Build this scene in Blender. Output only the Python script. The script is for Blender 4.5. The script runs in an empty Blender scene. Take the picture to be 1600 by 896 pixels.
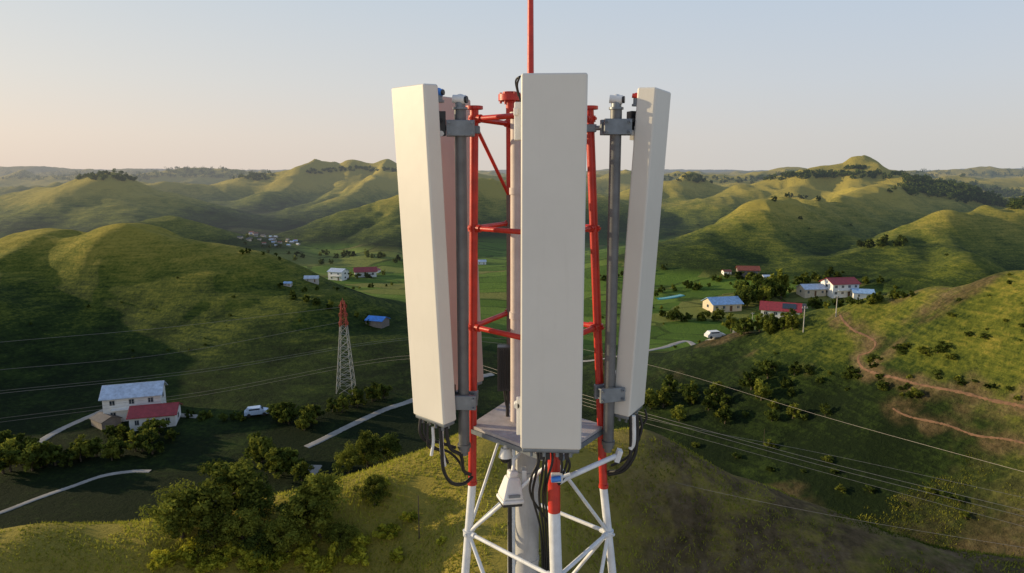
import bpy, math, random
import numpy as np
from mathutils import Vector, Matrix
random.seed(7); rng=np.random.default_rng(7)
scene=bpy.context.scene
COL=scene.collection
CZ=50.0; FPX=1067.0; PITCH=math.radians(9.37)
cp,sp=math.cos(PITCH),math.sin(PITCH)
def rdir(px,py):
    u=(px-800)/FPX; v=(448-py)/FPX
    return (u,cp+v*sp,-sp+v*cp)
def P(px,py,Y):
    d=rdir(px,py); k=Y/d[1]
    return Vector((d[0]*k,Y,CZ+d[2]*k))
# ------------------------------------------------------------ camera / light / sky
cam=bpy.data.cameras.new("camera"); camo=bpy.data.objects.new("camera",cam); COL.objects.link(camo)
camo.location=(0,0,CZ); camo.rotation_euler=(math.radians(90)-PITCH,0,0)
cam.lens=24.0; cam.sensor_width=36.0; cam.clip_start=0.1; cam.clip_end=30000
scene.camera=camo
scene.view_settings.view_transform='Standard'; scene.view_settings.look='None'; scene.view_settings.exposure=0
ELEV=math.radians(12.0); SV=Vector((-1,0.24,0)).normalized()*math.cos(ELEV)+Vector((0,0,math.sin(ELEV)))
sun=bpy.data.lights.new("sun",'SUN'); sun.energy=5.0; sun.angle=math.radians(0.6); sun.color=(1.0,0.79,0.48)
suno=bpy.data.objects.new("sun",sun); COL.objects.link(suno)
suno.rotation_euler=SV.to_track_quat('Z','Y').to_euler(); suno.location=(-50,0,120)
world=bpy.data.worlds.new("World"); scene.world=world; world.use_nodes=True
wn=world.node_tree; wn.nodes.clear(); wl=wn.links
sky=wn.nodes.new('ShaderNodeTexSky'); sky.sky_type='NISHITA'; sky.sun_disc=False
sky.sun_elevation=ELEV; sky.sun_rotation=math.atan2(SV.x,SV.y); sky.air_density=1.0; sky.dust_density=3.0; sky.ozone_density=1.5
bg=wn.nodes.new('ShaderNodeBackground'); bg.inputs[1].default_value=0.132
wo=wn.nodes.new('ShaderNodeOutputWorld')
tc=wn.nodes.new('ShaderNodeTexCoord'); sx=wn.nodes.new('ShaderNodeSeparateXYZ'); wl.new(tc.outputs['Generated'],sx.inputs[0])
def wramp(stops):
    rp=wn.nodes.new('ShaderNodeValToRGB'); e=rp.color_ramp.elements
    while len(e)<len(stops): e.new(.5)
    for i,(p,c) in enumerate(stops): e[i].position=p; e[i].color=c+(1,)
    wl.new(sx.outputs[2],rp.inputs[0]); return rp
r1=wramp([(0,(6.4,5.4,4.6)),(.05,(6.4,5.6,4.9)),(.12,(5.8,5.6,5.3)),(.23,(4.9,5.3,5.6)),(.45,(2.9,3.6,4.7)),(.9,(1.6,2.3,3.7))])
r2=wramp([(0,(5.1,5.0,4.8)),(.05,(5.1,5.05,5.0)),(.12,(4.8,5.1,5.5)),(.23,(4.2,4.9,5.8)),(.45,(2.6,3.4,4.8)),(.9,(1.6,2.3,3.7))])
lr=wn.nodes.new('ShaderNodeMapRange'); lr.inputs[1].default_value=-.6; lr.inputs[2].default_value=.5; wl.new(sx.outputs[0],lr.inputs[0])
gm=wn.nodes.new('ShaderNodeMix'); gm.data_type='RGBA'; wl.new(lr.outputs[0],gm.inputs[0]); wl.new(r1.outputs[0],gm.inputs[6]); wl.new(r2.outputs[0],gm.inputs[7])
mx=wn.nodes.new('ShaderNodeMix'); mx.data_type='RGBA'; mx.inputs[0].default_value=0.88
wl.new(sky.outputs[0],mx.inputs[6]); wl.new(gm.outputs[2],mx.inputs[7])
wl.new(mx.outputs[2],bg.inputs[0]); wl.new(bg.outputs[0],wo.inputs[0])

# ------------------------------------------------------------ noise + terrain
def smooth(a,b,x):
    t=np.clip((x-a)/(b-a),0,1); return t*t*(3-2*t)
def vnoise(x,y,seed=0):
    xi=np.floor(x).astype(np.int64); yi=np.floor(y).astype(np.int64)
    fx=x-xi; fy=y-yi
    fx=fx*fx*fx*(fx*(fx*6-15)+10); fy=fy*fy*fy*(fy*(fy*6-15)+10)
    def h(a,b):
        n=(a*374761393+b*668265263+seed*982451653)&0xffffffff
        n=((n^(n>>13))*1274126177)&0xffffffff
        n=(n^(n>>16))&0xffffffff
        return n/4294967295.0
    return (h(xi,yi)*(1-fx)+h(xi+1,yi)*fx)*(1-fy)+(h(xi,yi+1)*(1-fx)+h(xi+1,yi+1)*fx)*fy
def fbm(x,y,seed=0,o=4):
    s=0;a=.5;t=0
    for i in range(o):
        s=s+a*vnoise(x+i*17.3,y-i*9.1,seed+i); t+=a; a*=.5; x=x*2.03; y=y*2.03
    return s/t
def ridged(x,y,seed=0,o=3,soft=.0):
    s=0;a=.5;t=0
    for i in range(o):
        q=2*vnoise(x+i*7.7,y+i*3.1,seed+i)-1
        s=s+a*(1-(np.sqrt(q*q+soft*soft)-soft)); t+=a; a*=.5; x=x*2.1; y=y*2.1
    return s/t
RIDGES=[
 ([(-300,372,225),(0,386,228),(100,366,230),(200,350,225),(330,384,215),(450,438,202),(560,506,184),(650,582,168)],42),
 ([(60,374,230),(0,425,195),(-90,455,172),(-220,480,150)],34),
 ([(20,410,420),(130,376,410),(245,342,400),(330,382,385),(410,424,370)],54),
 ([(-200,318,680),(0,310,660),(80,296,650),(150,280,640),(230,302,630),(310,336,610),(400,376,560)],92),
 ([(150,289,640),(190,330,540),(260,373,470)],44),([(80,303,650),(40,346,530)],46),
 ([(-100,282,1500),(160,275,1400),(250,266,1450),(310,258,1500),(420,269,1500),(520,280,1500)],180),
 ([(240,300,900),(330,291,900),(400,279,920),(490,262,950),(560,258,950),(640,262,900),(760,272,900)],110),
 ([(490,268,950),(420,300,800),(350,343,690)],56),([(560,265,950),(500,306,780),(420,350,640)],46),
 ([(400,286,920),(330,323,790)],50),
 ([(600,268,920),(560,298,760),(480,333,640),(430,364,590)],48),
 ([(900,290,580),(800,283,560),(720,287,540),(640,299,520),(560,323,490),(500,352,460),(445,387,440)],52),
 ([(720,295,540),(650,350,440),(600,391,390)],31),([(640,307,520),(590,359,440)],26),
 ([(900,273,1000),(930,267,1000),(1060,264,1000),(1150,276,900),(1250,267,1100),(1400,271,1200)],135),
 ([(900,332,560),(960,305,600),(1010,288,640),(1080,277,680),(1170,296,640)],56),
 ([(1080,284,680),(1060,330,560),(1040,361,500)],37),([(1170,303,640),(1120,345,540)],35),
 ([(1030,340,560),(1120,309,560),(1200,287,580),(1270,270,600),(1340,257,600),(1430,273,570),(1500,298,530),(1580,334,500)],74),
 ([(1270,280,600),(1240,316,510)],36),([(1340,270,600),(1355,305,500)],34),([(1500,307,530),(1440,345,440)],38),
 ([(1010,432,325),(1080,380,345),(1130,346,370),(1185,321,390),(1280,314,420),(1380,293,480),(1420,285,540)],45),
 ([(1185,328,390),(1205,370,345),(1235,406,315)],26),([(1280,321,420),(1310,366,360)],26),([(1100,373,350),(1110,416,310)],20),
 ([(1230,420,300),(1310,395,310),(1400,373,315),(1480,346,330),(1540,332,340),(1700,312,350)],45),
 ([(1480,351,330),(1500,395,270),(1520,425,240)],26),([(1400,379,315),(1410,425,265)],22),
 ([(1800,395,92),(1600,430,105),(1500,452,115),(1400,473,122),(1320,492,128),(1200,525,138),(1100,562,145),(1030,590,150)],28),
 ([(1440,288,900),(1520,275,900),(1640,272,900),(1800,270,900)],115),
 ([(1380,272,1600),(1500,266,1500),(1620,262,1500),(1800,264,1500)],190),
 ([(-300,260,2400),(0,264,2400),(240,269,2600)],300),
 ([(-300,266,3200),(100,264,3200),(240,269,3000),(800,271,3200),(1200,270,3200),(1800,265,3000)],420),
 ([(-500,266,5600),(400,266,5800),(900,267,6000),(1400,266,6000),(2100,266,5800)],900),
 ([(-150,910,38),(0,890,40),(250,832,42),(480,780,45),(640,730,48),(780,702,50),(1000,708,51)],17),
 ([(1000,708,51),(1150,768,49),(1400,868,45),(1700,955,42)],22),
]
RID=[([P(*q) for q in pts],w) for pts,w in RIDGES]
RID.append(([Vector((0.15,-60,26)),Vector((0.15,5,26)),P(780,706,50)],19))
RID.append(([Vector((-30,-50,20)),Vector((-22,10,21)),P(0,890,40)],18))
RID.append(([Vector((60,-50,17)),Vector((45,0,17)),P(1700,955,42)],26))
VAX=[(20,250),(-60,400),(-190,560),(-330,760)]
def height(X,Y):
    X=np.asarray(X,float); Y=np.asarray(Y,float)
    r=np.hypot(X,Y); p=5.5+7.5*(1-smooth(70,120,r))
    wx=X+ (fbm(X/70,Y/70,51,2)-.5)*26*smooth(90,250,r); wy=Y+(fbm(X/70,Y/70,61,2)-.5)*26*smooth(90,250,r)
    acc=np.zeros_like(X)
    for pts,w in RID:
        x0=min(q.x for q in pts)-2.8*w; x1=max(q.x for q in pts)+2.8*w
        y0=min(q.y for q in pts)-2.8*w; y1=max(q.y for q in pts)+2.8*w
        m=(wx>x0)&(wx<x1)&(wy>y0)&(wy<y1)
        if not m.any(): continue
        xx=wx[m]; yy=wy[m]; best=np.zeros_like(xx)
        for a,b in zip(pts[:-1],pts[1:]):
            dx,dy=b.x-a.x,b.y-a.y; L=dx*dx+dy*dy
            t=np.clip(((xx-a.x)*dx+(yy-a.y)*dy)/L,0,1)
            d2=(xx-a.x-t*dx)**2+(yy-a.y-t*dy)**2
            h=a.z+(b.z-a.z)*t
            best=np.maximum(best,h*np.exp(-(np.sqrt((d2/(w*w))**1.65+.0006)-.0245)))
        acc[m]+=np.clip(best,0,None)**(p[m])
    dv=np.full_like(X,1e9)
    for (ax,ay),(bx,by) in zip(VAX[:-1],VAX[1:]):
        dx,dy=bx-ax,by-ay; t=np.clip(((X-ax)*dx+(Y-ay)*dy)/(dx*dx+dy*dy),0,1); dv=np.minimum(dv,np.hypot(X-ax-t*dx,Y-ay-t*dy))
    open_=smooth(50,120,dv)
    f1=38*np.clip(ridged(wx/180,wy/180,15,2,.08)*1.8-.82,0,1)*smooth(480,700,Y)*open_
    fh=(51+8*smooth(1200,3000,r))*np.clip(ridged(X/480,Y/480,5,3,.06)*1.9-.85,0,1)*smooth(900,1400,r)
    acc+=f1**p+fh**p
    h=acc**(1/p)
    far=smooth(1800,2600,r); h=h*(1+far*(ridged(X/700,Y/700,71,3,.08)-.66)*.55)
    g1=ridged(wx/48+3,wy/48,11,3,.07); g2=ridged(wx/110,wy/110,21,3,.05)
    k=smooth(350,900,r)
    g=g1*(1-k)+g2*k
    amp=.03+.20*smooth(110,240,r)+.24*smooth(280,450,r)
    h=h+h*amp*(g-.73)*(1-far*.6)
    h=h+(fbm(X/14,Y/14,31,3)-.5)*1.4*np.clip(h/12,0.15,1)*smooth(20,60,r)
    h=h+(fbm(X/90,Y/90,41,2)-.5)*2.0
    return h
OY=-60.0
NR,NA=860,920
RR=30*np.exp(np.linspace(0,math.log(9500/30),NR)); AA=np.radians(np.linspace(-60,60,NA))
R2,A2=np.meshgrid(RR,AA,indexing='ij')
GX=R2*np.sin(A2); GY=OY+R2*np.cos(A2)
GZ=height(GX.ravel(),GY.ravel()).reshape(GX.shape)
lr0=math.log(RR[0]); lrs=(math.log(RR[-1])-lr0)/(NR-1)
def ground(x,y):
    x=np.asarray(x,float); y=np.asarray(y,float)
    r=np.hypot(x,y-OY); a=np.arctan2(x,y-OY)
    i=np.clip((np.log(np.maximum(r,30.01))-lr0)/lrs,0,NR-1.001); j=np.clip((a-AA[0])/(AA[1]-AA[0]),0,NA-1.001)
    i0=i.astype(int); j0=j.astype(int); fi=i-i0; fj=j-j0
    return (GZ[i0,j0]*(1-fi)+GZ[i0+1,j0]*fi)*(1-fj)+(GZ[i0,j0+1]*(1-fi)+GZ[i0+1,j0+1]*fi)*fj
TS=20*np.exp(np.linspace(0,math.log(300),3000))
def hit(px,py):
    d=rdir(px,py)
    x=d[0]*TS;y=d[1]*TS;z=CZ+d[2]*TS
    b=z<ground(x,y)
    if not b.any(): return None
    i=int(np.argmax(b)); 
    return Vector((x[i],y[i],float(ground(x[i],y[i]))))
def gz(x,y): return float(ground(x,y))

def mesh_np(name,V,F,nper):
    me=bpy.data.meshes.new(name); nf=len(F)
    me.vertices.add(len(V)); me.vertices.foreach_set('co',np.asarray(V,np.float32).ravel())
    me.loops.add(nf*nper); me.loops.foreach_set('vertex_index',np.asarray(F,np.int32).ravel())
    me.polygons.add(nf); me.polygons.foreach_set('loop_start',np.arange(nf,dtype=np.int32)*nper)
    me.polygons.foreach_set('loop_total',np.full(nf,nper,np.int32))
    me.update(calc_edges=True); return me

# ------------------------------------------------------------ materials
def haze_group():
    g=bpy.data.node_groups.new("painted_haze",'ShaderNodeTree')  # haze painted onto surfaces as emission, stronger with distance
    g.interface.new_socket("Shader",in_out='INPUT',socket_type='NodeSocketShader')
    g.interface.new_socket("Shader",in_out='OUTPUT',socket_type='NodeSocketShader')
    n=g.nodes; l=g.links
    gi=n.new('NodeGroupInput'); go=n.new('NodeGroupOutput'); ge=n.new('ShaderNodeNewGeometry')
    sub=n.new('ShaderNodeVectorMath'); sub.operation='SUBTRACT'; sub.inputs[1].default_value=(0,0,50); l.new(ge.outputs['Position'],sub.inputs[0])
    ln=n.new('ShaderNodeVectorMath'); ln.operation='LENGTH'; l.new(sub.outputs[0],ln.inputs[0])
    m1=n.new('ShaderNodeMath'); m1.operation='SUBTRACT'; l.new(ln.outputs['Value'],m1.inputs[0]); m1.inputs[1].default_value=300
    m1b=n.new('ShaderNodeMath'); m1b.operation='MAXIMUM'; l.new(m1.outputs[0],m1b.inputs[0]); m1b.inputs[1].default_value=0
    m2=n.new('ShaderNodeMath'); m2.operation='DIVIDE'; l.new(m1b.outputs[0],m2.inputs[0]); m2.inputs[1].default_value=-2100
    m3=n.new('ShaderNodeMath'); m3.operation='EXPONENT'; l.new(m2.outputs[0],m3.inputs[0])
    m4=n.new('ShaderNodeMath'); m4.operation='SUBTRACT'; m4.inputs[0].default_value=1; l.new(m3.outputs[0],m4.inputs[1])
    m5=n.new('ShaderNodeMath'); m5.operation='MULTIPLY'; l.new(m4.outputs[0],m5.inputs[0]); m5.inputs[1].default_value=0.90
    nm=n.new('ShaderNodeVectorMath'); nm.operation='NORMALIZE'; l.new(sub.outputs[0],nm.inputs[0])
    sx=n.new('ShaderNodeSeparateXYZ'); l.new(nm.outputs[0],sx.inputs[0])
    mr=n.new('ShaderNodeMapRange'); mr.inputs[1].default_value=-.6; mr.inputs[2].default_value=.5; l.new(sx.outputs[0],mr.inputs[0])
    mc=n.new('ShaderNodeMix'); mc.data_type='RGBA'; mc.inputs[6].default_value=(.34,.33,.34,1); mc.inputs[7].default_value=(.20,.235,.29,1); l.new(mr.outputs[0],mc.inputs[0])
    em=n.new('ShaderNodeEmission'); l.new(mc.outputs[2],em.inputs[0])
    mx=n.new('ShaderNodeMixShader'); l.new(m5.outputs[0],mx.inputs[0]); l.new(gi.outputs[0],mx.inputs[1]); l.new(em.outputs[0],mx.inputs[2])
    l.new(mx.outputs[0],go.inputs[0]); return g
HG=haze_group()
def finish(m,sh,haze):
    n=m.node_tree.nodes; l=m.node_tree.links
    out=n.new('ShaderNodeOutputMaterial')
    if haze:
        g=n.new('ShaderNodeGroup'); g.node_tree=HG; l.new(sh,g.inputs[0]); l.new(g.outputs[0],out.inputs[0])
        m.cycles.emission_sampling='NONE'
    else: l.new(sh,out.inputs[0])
def mk(name,col,rough=.6,metal=0,var=.18,scale=4,haze=False,bump=0.0,grime=0.0):
    m=bpy.data.materials.new(name); m.use_nodes=True; n=m.node_tree.nodes; l=m.node_tree.links; n.clear()
    b=n.new('ShaderNodeBsdfPrincipled'); b.inputs['Roughness'].default_value=rough; b.inputs['Metallic'].default_value=metal
    ge=n.new('ShaderNodeTexCoord')
    no=n.new('ShaderNodeTexNoise'); no.inputs['Scale'].default_value=scale; no.inputs['Detail'].default_value=6; no.inputs['Roughness'].default_value=.62
    l.new(ge.outputs['Object'],no.inputs[0])
    rp=n.new('ShaderNodeValToRGB'); e=rp.color_ramp.elements
    e[0].position=.3; e[0].color=tuple(c*(1-var) for c in col)+(1,); e[1].position=.7; e[1].color=tuple(min(1,c*(1+var*.5)) for c in col)+(1,)
    l.new(no.outputs[0],rp.inputs[0]); last=rp.outputs[0]
    if grime>0:
        mp=n.new('ShaderNodeMapping'); mp.inputs['Scale'].default_value=(9,9,.8); l.new(ge.outputs['Object'],mp.inputs[0])
        n3=n.new('ShaderNodeTexNoise'); n3.inputs['Scale'].default_value=2.2; n3.inputs['Detail'].default_value=8; n3.inputs['Roughness'].default_value=.7; l.new(mp.outputs[0],n3.inputs[0])
        r3=n.new('ShaderNodeValToRGB'); q=r3.color_ramp.elements; q[0].position=.55; q[0].color=(0,0,0,1); q[1].position=.8; q[1].color=(grime,)*3+(1,); l.new(n3.outputs[0],r3.inputs[0])
        mm=n.new('ShaderNodeMix'); mm.data_type='RGBA'; l.new(r3.outputs[0],mm.inputs[0]); l.new(last,mm.inputs[6]); mm.inputs[7].default_value=(col[0]*.55,col[1]*.50,col[2]*.42,1); last=mm.outputs[2]
    l.new(last,b.inputs['Base Color'])
    if bump>0:
        n2=n.new('ShaderNodeTexNoise'); n2.inputs['Scale'].default_value=scale*12; n2.inputs['Detail'].default_value=3; l.new(ge.outputs['Object'],n2.inputs[0])
        bp=n.new('ShaderNodeBump'); bp.inputs['Strength'].default_value=bump; bp.inputs['Distance'].default_value=.01
        l.new(n2.outputs[0],bp.inputs['Height']); l.new(bp.outputs[0],b.inputs['Normal'])
    finish(m,b.outputs[0],haze); return m
def ground_mat():
    m=bpy.data.materials.new("grassland"); m.use_nodes=True; n=m.node_tree.nodes; l=m.node_tree.links; n.clear()
    ge=n.new('ShaderNodeNewGeometry')
    def noise(scale,det=5,rough=.6,sc=None,colr=False):
        t=n.new('ShaderNodeTexNoise'); t.inputs['Scale'].default_value=scale; t.inputs['Detail'].default_value=det; t.inputs['Roughness'].default_value=rough
        if sc:
            mp=n.new('ShaderNodeMapping'); mp.inputs['Scale'].default_value=sc; l.new(ge.outputs['Position'],mp.inputs[0]); l.new(mp.outputs[0],t.inputs[0])
        else: l.new(ge.outputs['Position'],t.inputs[0])
        return t.outputs[1] if colr else t.outputs[0]
    def math_(op,a,b):
        q=n.new('ShaderNodeMath'); q.operation=op
        for i,v in enumerate((a,b)):
            if isinstance(v,(int,float)): q.inputs[i].default_value=v
            else: l.new(v,q.inputs[i])
        return q.outputs[0]
    def mix(f,a,b):
        q=n.new('ShaderNodeMix'); q.data_type='RGBA'
        if isinstance(f,(int,float)): q.inputs[0].default_value=f
        else: l.new(f,q.inputs[0])
        for i,v in ((6,a),(7,b)):
            if isinstance(v,tuple): q.inputs[i].default_value=v+(1,)
            else: l.new(v,q.inputs[i])
        return q.outputs[2]
    def ramp(f,stops):
        r=n.new('ShaderNodeValToRGB'); e=r.color_ramp.elements
        while len(e)<len(stops): e.new(.5)
        for i,(p,c) in enumerate(stops): e[i].position=p; e[i].color=c+(1,)
        l.new(f,r.inputs[0]); return r.outputs[0]
    def attr(nm):
        a=n.new('ShaderNodeAttribute'); a.attribute_name=nm; return a.outputs['Fac']
    big=noise(.018,4); mid=noise(.11,6,.65); fine=noise(1.1,8,.72); vf=noise(5,4,.7)
    trk=noise(.9,3,.6,(.12,.12,2.2))
    f=math_('ADD',math_('MULTIPLY',big,.45),math_('MULTIPLY',mid,.36))
    f=math_('ADD',f,math_('MULTIPLY',fine,.52)); f=math_('SUBTRACT',f,.07)
    f=math_('ADD',f,math_('MULTIPLY',math_('SUBTRACT',trk,.5),.28))
    f=math_('ADD',f,math_('MULTIPLY',math_('SUBTRACT',attr('dry_lit'),.5),.50))
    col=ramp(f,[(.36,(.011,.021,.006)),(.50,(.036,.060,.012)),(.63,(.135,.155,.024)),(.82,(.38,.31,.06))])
    vo=n.new('ShaderNodeTexVoronoi'); vo.inputs['Scale'].default_value=.048; vo.distance='CHEBYCHEV'
    mp=n.new('ShaderNodeMapping'); mp.inputs['Rotation'].default_value=(0,0,.35); mp.inputs['Scale'].default_value=(.6,1.3,0)
    wv=n.new('ShaderNodeVectorMath'); wv.operation='MULTIPLY_ADD'; l.new(noise(.03,3,.6,None,True),wv.inputs[0]); wv.inputs[1].default_value=(22,22,0); l.new(ge.outputs['Position'],wv.inputs[2])
    l.new(wv.outputs[0],mp.inputs[0]); l.new(mp.outputs[0],vo.inputs[0])
    sr=n.new('ShaderNodeSeparateColor'); l.new(vo.outputs['Color'],sr.inputs[0])
    fc=ramp(sr.outputs[0],[(.1,(.085,.15,.022)),(.4,(.12,.21,.03)),(.7,(.18,.27,.045)),(.95,(.25,.24,.07))])
    fc=mix(math_('MULTIPLY',fine,.55),fc,(.05,.085,.018))
    vo2=n.new('ShaderNodeTexVoronoi'); vo2.feature='DISTANCE_TO_EDGE'; vo2.inputs['Scale'].default_value=.048; l.new(mp.outputs[0],vo2.inputs[0])
    edge=math_('LESS_THAN',vo2.outputs['Distance'],.03)
    fc=mix(math_('MULTIPLY',edge,math_('MULTIPLY',mid,1.1)),fc,(.025,.04,.010))
    col=mix(attr('field'),col,fc)
    dn=ramp(math_('ADD',math_('MULTIPLY',fine,.6),math_('MULTIPLY',mid,.5)),[(.4,(.06,.047,.02)),(.56,(.17,.12,.062)),(.72,(.28,.21,.12))])
    col=mix(math_('MULTIPLY',attr('dirt'),ramp(noise(.35,6,.7),[(.34,(0.2,)*3),(.54,(1,)*3)])),col,dn)
    b=n.new('ShaderNodeBsdfPrincipled'); b.inputs['Roughness'].default_value=.95; b.inputs['Specular IOR Level'].default_value=.1
    l.new(col,b.inputs['Base Color'])
    bp=n.new('ShaderNodeBump'); bp.inputs['Strength'].default_value=1.0; bp.inputs['Distance'].default_value=.7
    hh=math_('ADD',fine,math_('MULTIPLY',vf,.35)); hh=math_('ADD',hh,math_('MULTIPLY',trk,.6)); hh=math_('ADD',hh,math_('MULTIPLY',mid,1.9)); l.new(hh,bp.inputs['Height']); l.new(bp.outputs[0],b.inputs['Normal'])
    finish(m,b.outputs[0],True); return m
def leaf_mat(name,dark,light,haze=True,trans=.35):
    m=bpy.data.materials.new(name); m.use_nodes=True; n=m.node_tree.nodes; l=m.node_tree.links; n.clear()
    a=n.new('ShaderNodeAttribute'); a.attribute_name='tint'
    oi=n.new('ShaderNodeObjectInfo')
    ad=n.new('ShaderNodeMath'); ad.operation='MULTIPLY_ADD'; l.new(oi.outputs['Random'],ad.inputs[0]); ad.inputs[1].default_value=.35; l.new(a.outputs['Fac'],ad.inputs[2])
    r=n.new('ShaderNodeValToRGB'); e=r.color_ramp.elements; e[0].position=.15; e[0].color=dark+(1,); e[1].position=1.0; e[1].color=light+(1,)
    l.new(ad.outputs[0],r.inputs[0])
    d=n.new('ShaderNodeBsdfDiffuse'); t=n.new('ShaderNodeBsdfTranslucent'); l.new(r.outputs[0],d.inputs[0]); l.new(r.outputs[0],t.inputs[0])
    mx=n.new('ShaderNodeMixShader'); mx.inputs[0].default_value=trans; l.new(d.outputs[0],mx.inputs[1]); l.new(t.outputs[0],mx.inputs[2])
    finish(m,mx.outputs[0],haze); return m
M={}
M['ground']=ground_mat()
M['radome']=mk("radome_plastic",(.66,.635,.575),.5,0,.08,1.0,bump=.08,grime=.10)
M['radome_pink']=mk("radome_plastic_pink_lit",(.60,.43,.36),.6,0,.08,1.3,bump=.08,grime=.15)  # pink light on the panel's back, put into its base colour
M['red']=mk("red_tower_paint",(.54,.028,.014),.42,0,.30,9,bump=.1,grime=.3)
M['white']=mk("white_tower_paint",(.72,.74,.76),.45,0,.22,7,bump=.1,grime=.6)
M['galv']=mk("galvanised_dark_steel",(.15,.155,.16),.5,.4,.25,8,grime=.3)
M['steel']=mk("galvanised_steel",(.20,.225,.25),.45,.4,.25,12)
M['pole']=mk("mast_steel",(.60,.51,.47),.6,.0,.15,6,grime=.4)
M['mastg']=mk("mast_grey_paint",(.40,.40,.40),.6,.1,.15,6,grime=.4)
M['black']=mk("black_rubber",(.012,.012,.014),.5,0,.2,8)
M['brown']=mk("brown_cable",(.16,.11,.09),.6,0,.2,8)
M['blackbox']=mk("black_casting",(.02,.02,.022),.4,.2,.2,8)
M['wp']=mk("white_plastic",(.74,.74,.72),.4,0,.15,10,grime=.3)
M['blue']=mk("blue_plastic",(.06,.22,.62),.3,0,.15,10)
M['plate']=mk("weathered_deck_plate",(.46,.42,.41),.65,.1,.3,9,bump=.3,grime=.5)
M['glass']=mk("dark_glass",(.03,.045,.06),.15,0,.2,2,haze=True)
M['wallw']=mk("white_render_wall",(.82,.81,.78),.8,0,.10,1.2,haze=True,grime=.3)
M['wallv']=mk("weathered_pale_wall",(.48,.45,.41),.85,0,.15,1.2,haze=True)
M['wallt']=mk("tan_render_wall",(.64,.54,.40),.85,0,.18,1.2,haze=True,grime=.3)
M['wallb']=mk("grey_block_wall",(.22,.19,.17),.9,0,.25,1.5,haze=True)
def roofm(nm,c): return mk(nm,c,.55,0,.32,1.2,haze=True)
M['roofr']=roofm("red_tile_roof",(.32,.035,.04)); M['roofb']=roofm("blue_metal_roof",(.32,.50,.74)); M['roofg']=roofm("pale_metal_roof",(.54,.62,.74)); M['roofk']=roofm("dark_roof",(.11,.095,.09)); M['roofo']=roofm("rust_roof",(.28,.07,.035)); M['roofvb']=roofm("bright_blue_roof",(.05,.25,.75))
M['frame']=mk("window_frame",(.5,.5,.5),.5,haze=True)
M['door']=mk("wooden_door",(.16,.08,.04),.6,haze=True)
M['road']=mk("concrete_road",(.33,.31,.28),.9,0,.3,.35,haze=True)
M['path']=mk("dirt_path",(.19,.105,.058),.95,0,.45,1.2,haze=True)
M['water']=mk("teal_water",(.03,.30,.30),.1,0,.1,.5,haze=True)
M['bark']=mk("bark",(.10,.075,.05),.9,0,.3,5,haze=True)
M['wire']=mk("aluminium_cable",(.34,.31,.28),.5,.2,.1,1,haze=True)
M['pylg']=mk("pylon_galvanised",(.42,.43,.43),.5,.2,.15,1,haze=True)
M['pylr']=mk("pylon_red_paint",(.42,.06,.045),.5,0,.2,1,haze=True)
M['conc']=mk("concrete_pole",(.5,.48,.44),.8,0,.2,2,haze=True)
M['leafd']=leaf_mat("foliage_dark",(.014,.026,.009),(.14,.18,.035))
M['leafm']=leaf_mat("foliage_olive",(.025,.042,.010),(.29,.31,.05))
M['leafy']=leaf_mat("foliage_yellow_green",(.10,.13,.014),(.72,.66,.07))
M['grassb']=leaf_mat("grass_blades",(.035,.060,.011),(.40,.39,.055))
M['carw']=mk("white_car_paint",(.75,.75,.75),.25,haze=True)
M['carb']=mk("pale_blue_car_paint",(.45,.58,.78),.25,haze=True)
M['tyre']=mk("tyre_rubber",(.02,.02,.02),.8,haze=True)

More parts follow.
